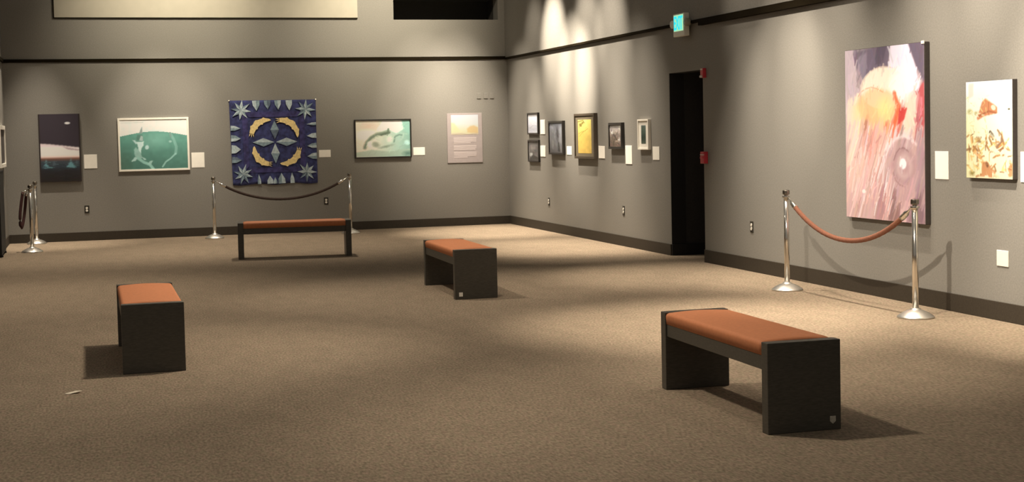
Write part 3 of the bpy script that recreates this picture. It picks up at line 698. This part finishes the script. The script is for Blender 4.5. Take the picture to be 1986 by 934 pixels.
P.poly([(.02, .3), (.2, .25), (.18, .55), (.02, .7)], (250, 225, 200), .9, 8)
P.ell(.42, .345, .29, .125, (250, 190, 140), soft=.25); P.ell(.5, .36, .17, .10, (255, 222, 150), soft=.8); P.ell(.18, .38, .12, .12, (255, 225, 165), soft=1)
P.line([(.64, .27), (.71, .36), (.62, .47)], .028, (232, 120, 80), .95, .8); P.poly([(.70, .35), (.80, .35), (.76, .42), (.68, .45)], (205, 70, 65), 1, 2); P.ell(.56, .46, .07, .05, (240, 140, 105), soft=.6)
P.poly([(.93, .26), (1, .2), (1, .47), (.93, .44), (.89, .50)], (192, 92, 94), 1, 3); P.poly([(.94, .30), (.98, .3), (.97, .4), (.92, .4)], (225, 140, 150), .8, 3); P.poly([(.78, .3), (.9, .26), (.9, .4), (.8, .52), (.74, .48)], (250, 215, 190), .9, 4)
P.line([(.3, .4), (.24, .5)], .02, (190, 130, 105), .8); P.ell(.36, .55, .16, .09, (240, 160, 145), soft=.9); P.ell(.15, .7, .16, .2, (245, 205, 190), soft=1)
P.ell(.74, .70, .30, .21, (198, 160, 158), soft=.25); P.line([(.46, .72), (.5, .6), (.6, .53), (.74, .50), (.88, .54)], .03, (235, 210, 205), .9, .8); P.ell(.75, .68, .16, .12, (170, 132, 132), soft=.4); P.ell(.75, .68, .12, .09, (205, 170, 168), soft=.4)
P.ell(.74, .67, .045, .035, (245, 238, 240), soft=.3); P.line([(.66, .62), (.70, .58), (.80, .60)], .012, (140, 105, 105), .8); P.line([(.64, .72), (.70, .78), (.82, .78)], .012, (150, 112, 112), .8)
P.poly([(.9, .45), (1, .5), (1, 1), (.9, 1)], (160, 135, 142), .7, 8)
P.poly([(.38, 1), (.44, .8), (.56, .78), (.5, 1)], (175, 130, 128), .7, 6); P.poly([(.55, 1), (.6, .82), (.68, .9), (.7, 1)], (140, 100, 98), .8, 4); P.poly([(.78, 1), (.84, .88), (.95, .82), (1, 1)], (135, 105, 110), .8, 5)
P.dabs(420, 21, .15, .009, 1.95, 5, .045, (0, .42, 1, 1), angj=.2); P.dabs(200, 22, .08, .010, 1.6, 5, .05, (0, 0, 1, .45), angj=.6)
P.dabs(70, 23, .16, .007, 1.95, 4, .05, (.05, .5, .6, .98), pal=[(250, 215, 205), (205, 155, 145), (248, 190, 180), (240, 225, 222)], pa=1, angj=.15)
# moon, sun, fish head and eye over the strokes
P.ell(.50, .235, .30, .125, (250, 232, 208), soft=.06, a=.75); P.ell(.72, .22, .17, .12, (255, 252, 244), soft=.7, a=.9); P.ell(.42, .335, .27, .105, (250, 196, 142), soft=.15, a=.6); P.ell(.52, .35, .14, .085, (255, 226, 150), soft=.8, a=.8)
P.line([(.20, .25), (.23, .205), (.27, .17), (.32, .145), (.38, .125), (.45, .113), (.53, .112), (.62, .125)], .005, (212, 180, 162), .6, 1); P.line([(.17, .28), (.22, .25), (.28, .235), (.35, .228), (.42, .238), (.50, .26)], .006, (220, 140, 100), .6, 1)
P.line([(.64, .27), (.70, .35), (.64, .44)], .022, (228, 110, 72), .9, .8); P.poly([(.70, .36), (.80, .355), (.76, .42), (.68, .45)], (205, 70, 65), .9, 2)
P.ell(.74, .70, .235, .19, (202, 166, 163), soft=.5, a=.7); P.line([(.49, .78), (.50, .70), (.53, .63), (.58, .57), (.65, .53), (.74, .515), (.82, .525), (.90, .56)], .016, (240, 218, 214), .7, 1)
P.ell(.75, .68, .165, .115, (172, 136, 136), soft=.4, a=.75); P.ell(.755, .685, .125, .09, (210, 178, 174), soft=.4, a=.9); P.ell(.76, .69, .085, .06, (190, 154, 152), soft=.6)
P.ell(.74, .67, .05, .036, (248, 240, 242), soft=.3); P.line([(.63, .65), (.66, .61), (.70, .585), (.75, .58), (.81, .60)], .008, (140, 104, 104), .7, 1); P.line([(.62, .72), (.65, .765), (.70, .79), (.76, .80)], .008, (150, 112, 110), .6, 1)
P.dabs(260, 24, .05, .007, 1.9, 5, .05, (.05, .1, 1, .95), angj=.7); P.ell(.24, .84, .03, .015, (255, 240, 230), soft=.4)
canvas('picture', P, BW - .008, BH - .008, t, -.0562, 1.15)
for s_ in (1,):
    boxobj('corner_glint', (BW / 2 - .04, -.066, BH / 2 - .02, BW / 2 + .004, -.054, BH / 2 + .008), WHITEF, t, bev=.004)  # white bit standing in for a small glint on the canvas corner

# --- gold painting
t = thing('gold_painting', 'pale yellow and rust coloured canvas at the far right of the room', 'painting', (0, -14.296, 1.566), RR)
backing(t, .640, .806, -.045, 0, EDGED, 'stretched_canvas', bev=.004)
P = Paint(120, 150, (255, 252, 225))
P.ramp('v', [(0, (255, 255, 252)), (.3, (255, 253, 240)), (.6, (255, 252, 215)), (1, (250, 232, 190))]); P.blend(np.clip(.35 - P.U, 0, 1) * 1.8 * np.clip(P.V * 3 - .3, 0, 1), (250, 246, 180))
P.poly([(.06, .02), (.17, .02), (.16, .15), (.05, .18)], (245, 225, 205), .8, 3)
P.poly([(.24, .38), (.30, .30), (.36, .21), (.43, .18), (.55, .22), (.68, .27), (.69, .33), (.52, .35), (.4, .36), (.26, .40)], (222, 150, 105), 1, 2); P.ell(.60, .275, .06, .03, (255, 240, 205), .3, .3); P.line([(.28, .36), (.5, .31), (.66, .33)], .012, (175, 105, 70), .8); P.line([(.50, .22), (.50, .34)], .01, (180, 110, 75), .8)
P.ell(.08, .31, .08, .04, (190, 185, 120), soft=.9); P.ell(.22, .33, .05, .03, (190, 175, 110), soft=.9)
P.ell(.93, .295, .03, .013, (110, 105, 80), soft=.4)
P.poly([(.50, .53), (.52, .505), (.60, .545), (.53, .555)], (105, 90, 70), 1, 1); P.poly([(.56, .61), (.59, .57), (.61, .61)], (120, 100, 75), 1, 1); P.poly([(.2, .60), (.3, .59), (.35, .63), (.25, .635)], (160, 130, 85), .9, 1)
P.poly([(.76, .56), (.79, .53), (.84, .66), (.8, .70), (.58, .69), (.75, .62)], (155, 115, 85), .95, 2); P.line([(.44, .56), (.45, .66), (.52, .73)], .018, (180, 130, 80), .9); P.line([(.10, .56), (.16, .54), (.19, .52)], .008, (150, 110, 60), .8)
P.line([(.12, .58), (.16, .70), (.30, .78), (.38, .85)], .035, (232, 170, 95), .9, .9); P.ell(.10, .79, .05, .03, (255, 235, 190), soft=.4)
for u, v, a in ((.55, .72, .2), (.68, .74, .1), (.8, .76, -.2), (.9, .70, .3), (.62, .78, -.3)): P.ell(u, v, .06, .015, (170, 120, 75), a, .6, .8)
P.poly([(.30, .98), (.36, .84), (.46, .82), (.56, .90), (.66, .92), (.6, .99)], (205, 140, 90), .9, 3); P.ell(.46, .86, .05, .03, (125, 85, 60), .6, .5); P.poly([(.88, .9), (1, .82), (1, .97), (.92, .98)], (225, 150, 100), .9, 2); P.ell(.13, .95, .09, .045, (160, 140, 80), soft=.9)
P.dabs(170, 31, .08, .014, .4, 6, .05, (0, .52, 1, 1), pal=[(225, 165, 90), (185, 130, 75), (255, 250, 215), (240, 205, 125), (150, 105, 65)], pa=.5, angj=1.3); P.dabs(60, 32, .05, .006, .6, 5, .05, (0, .15, .5, .55), pal=[(240, 225, 150), (255, 250, 215)], pa=1, angj=1.2)
canvas('picture', P, .634, .80, t, -.0462, 1.35)

# --- picture on the left wall
t = thing('white_framed_picture', 'dark picture in white frame on the left wall at the left photo edge', 'picture', (XL, -1.22, 1.57), RL)
frame(t, 1.30, .64, .06, .04, WHITEF); backing(t, 1.2, .54, -.022, -.002, EDGED, 'picture')
# --- black board below it
t = thing('black_board', 'tall black board standing against the left wall at the left photo edge', 'board', (XL + .018, -2.40, 0), RL)
boxobj('board_face', (-.52, -.04, .03, .52, 0, 1.20), BLACK, t, bev=.004); boxobj('top_rail', (-.525, -.044, 1.20, .525, 0, 1.225), BLACK, t, bev=.003)
for s_ in (-1, 1): boxobj('foot', (s_ * .42 - .04, -.05, 0, s_ * .42 + .04, 0, .03), BLACK, t, bev=.002)

# ------------------------------------------------------------------ wall labels
def card(h, z0, z1, w_, wall, label):
    hh = z1 - z0; bm = bmesh.new(); box(bm, -w_ / 2, -.006, -hh / 2, w_ / 2, 0, hh / 2, bev=.0015)
    o = link_mesh('wall_label', bm, CARD); zc = (z0 + z1) / 2
    o.location = (h, 0, zc) if wall == 'b' else (0, h, zc); o.rotation_euler = (0, 0, RB if wall == 'b' else RR)
    tag(o, label, 'label', 'white wall labels')
card(-7.119, 1.177, 1.405, .205, 'b', 'cream square label card beside the dark night photo')
card(-5.400, 1.145, 1.395, .210, 'b', 'white label card beside the framed whale print')
card(-3.275, 1.262, 1.386, .200, 'b', 'small wide label card beside the blue quilt')
card(-1.628, 1.256, 1.391, .205, 'b', 'white wide label card beside the black framed green painting')
card(-2.026, 1.577, 1.812, .250, 'r', 'white label card beside the upper small photo of the stacked pair')
card(-2.013, 1.210, 1.390, .270, 'r', 'white label card beside the lower small photo of the stacked pair')
card(-3.364, 1.252, 1.384, .235, 'r', 'small white label card beside the grey misty photo')
card(-4.839, 1.215, 1.393, .255, 'r', 'white label card beside the yellow print')
card(-5.932, 1.150, 1.405, .245, 'r', 'tall white label card beside the brownish photo')
card(-6.933, 1.220, 1.395, .230, 'r', 'white label card beside the white matted picture by the doorway')
card(-13.547, 1.139, 1.383, .205, 'r', 'white label card beside the large pink painting')
card(-14.760, 1.144, 1.388, .205, 'r', 'white label card cut by the right photo edge beside the gold painting')

# ------------------------------------------------------------------ sockets, plates, alarms
def outlet(h, z, wall, label):
    t = thing('power_outlet', label, 'outlet', (h, 0, z) if wall == 'b' else (0, h, z), RB if wall == 'b' else RR, 'wall outlets')
    boxobj('cover_plate', (-.038, -.007, -.062, .038, 0, .062), OUTD, t, bev=.002)
    for s_ in (-1, 1):
        bm = bmesh.new(); lathe(bm, [(0, -.004), (.019, -.004), (.019, .004), (0, .004)], 16)
        bmesh.ops.rotate(bm, cent=(0, 0, 0), matrix=Matrix.Rotation(PI / 2, 3, 'X'), verts=bm.verts); bmesh.ops.translate(bm, vec=(0, -.008, s_ * .021), verts=bm.verts)
        link_mesh('socket', bm, OUTW, t)
outlet(-7.205, .513, 'b', 'wall outlet below the cream label of the night photo')
outlet(-3.275, .513, 'b', 'wall outlet below the quilt label, above the far bench')
outlet(-2.277, .485, 'r', 'wall outlet below the grey misty photo')
outlet(-5.694, .498, 'r', 'wall outlet below the brownish photo')
outlet(-9.757, .505, 'r', 'wall outlet between the doorway and the rope barrier')
o = boxobj('blank_wall_plate', (-.078, -.008, -.066, .078, 0, .066), OUTW, None, bev=.003); o.location = (0, -14.416, .515); o.rotation_euler = (0, 0, RR)
tag(o, 'plain white plate low on the wall under the gold painting', 'wall plate')
for i, (x, lb) in enumerate(((-.530, 'left'), (-.408, 'middle'), (-.295, 'right'))):
    o = boxobj('painted_wall_plate', (-.036, -.014, -.05, .036, 0, .05), WALL, None, bev=.004); o.location = (x, 0, 2.269)
    tag(o, 'grey painted wall plate above the text panel, %s of three' % lb, 'wall plate', 'painted plates above the text panel')
# fire alarm pull station and strobe at the doorway
t = thing('fire_alarm_pull', 'red fire alarm pull box on the wall edge at mid height of the doorway', 'alarm', (0, -8.525, 1.27), RR)
boxobj('housing', (-.055, -.055, -.072, .055, 0, .072), RED, t, bev=.005); boxobj('pull_handle', (-.04, -.066, -.012, .04, -.054, .012), RED, t, bev=.003); boxobj('top_band', (-.056, -.057, .030, .056, -.050, .040), LENS, t)
t = thing('fire_alarm_strobe', 'red fire alarm strobe with pale lens at the top corner of the doorway', 'alarm', (0, -8.525, 2.285), RR)
boxobj('housing', (-.04, -.045, -.058, .04, 0, .058), RED, t, bev=.004); boxobj('lens', (-.03, -.062, -.056, .03, -.044, -.028), LENS, t, bev=.006); boxobj('horn_grille', (-.03, -.049, .034, .03, -.044, .054), LENS, t, bev=.002)
# exit sign
t = thing('exit_sign', 'glowing green exit sign with two lamp heads above the doorway', 'exit sign', (-.035, -7.99, 2.900), RR)
boxobj('housing', (-.172, -.07, -.140, .172, 0, .140), SIGNW, t, bev=.006)
boxobj('glow_panel', (-.145, -.074, -.075, .145, -.069, .125), GLOWP, t, bev=.002)
cu = bpy.data.curves.new('exit_letters', 'FONT'); cu.body = 'EXIT'; cu.size = .235; cu.align_x = 'CENTER'; cu.align_y = 'CENTER'; cu.extrude = .002; cu.offset = .004; cu.space_character = .9
tmp = bpy.data.objects.new('exit_letters_src', cu); C.objects.link(tmp); bpy.context.view_layer.update()
me = bpy.data.meshes.new_from_object(tmp.evaluated_get(bpy.context.evaluated_depsgraph_get())); bpy.data.objects.remove(tmp)
xs = [v.co.x for v in me.vertices]; wx = max(xs) - min(xs); cxm = (max(xs) + min(xs)) / 2; ys = [v.co.y for v in me.vertices]; cym = (max(ys) + min(ys)) / 2
for v in me.vertices: x_, y_, z_ = v.co; v.co = ((x_ - cxm) * .27 / wx, -.0755 - z_, (y_ - cym) + .025)
me.materials.clear(); me.materials.append(GLOWL); o = bpy.data.objects.new('lettering', me); C.objects.link(o); o.parent = t; o['label'] = 'glowing letters reading EXIT'
for s_, mm in ((-1, SIGNW), (1, LAMPG)):
    bm = bmesh.new(); lathe(bm, [(0, -.045), (.030, -.045), (.048, -.02), (.050, .025), (.040, .035), (0, .037)], 20)
    bmesh.ops.rotate(bm, cent=(0, 0, 0), matrix=Matrix.Rotation(PI / 2, 3, 'X'), verts=bm.verts); bmesh.ops.translate(bm, vec=(s_ * .215, -.045, .02), verts=bm.verts)
    o = link_mesh('lamp_head', bm, mm, t, smooth=True)
    bm = bmesh.new(); tube(bm, [(s_ * .165, -.035, .02), (s_ * .2, -.035, .02)], .012, 10); link_mesh('lamp_bracket', bm, SIGNW, o)

# ------------------------------------------------------------------ high panel on the back wall
t = thing('high_wall_panel', 'large cream panel high on the back wall, cut by the photo top', 'panel', (-5.128, 0, 3.63), 0)
boxobj('face', (-2.476, -.03, 0, 2.476, -.002, 1.6), CREAM, t); 
boxobj('shadow_strip', (-2.495, -.034, -.016, 2.476, -.002, 0), DARKTRIM, t); boxobj('shadow_strip', (-2.495, -.034, 0, -2.476, -.002, 1.6), DARKTRIM, t)  # dark strips stand in for the shadow line along left and bottom

# ------------------------------------------------------------------ scrap of paper
bm = bmesh.new(); pts = [(-.055, -.02), (-.02, -.032), (.04, -.02), (.058, .006), (.02, .026), (-.04, .018)]
a = [bm.verts.new((x, y, .003 + .006 * math.sin(x * 40))) for x, y in pts]; b = [bm.verts.new((x, y, .0045 + .006 * math.sin(x * 40))) for x, y in pts]
bm.faces.new(a[::-1]); bm.faces.new(b)
for i in range(len(pts)): bm.faces.new((a[i], a[(i + 1) % len(pts)], b[(i + 1) % len(pts)], b[i]))
bmesh.ops.recalc_face_normals(bm, faces=bm.faces)
o = link_mesh('paper_scrap', bm, PAPER); o.location = (-7.2878, -14.8235, 0.003); tag(o, 'tiny scrap of cream paper lying on the carpet at lower left', 'paper')
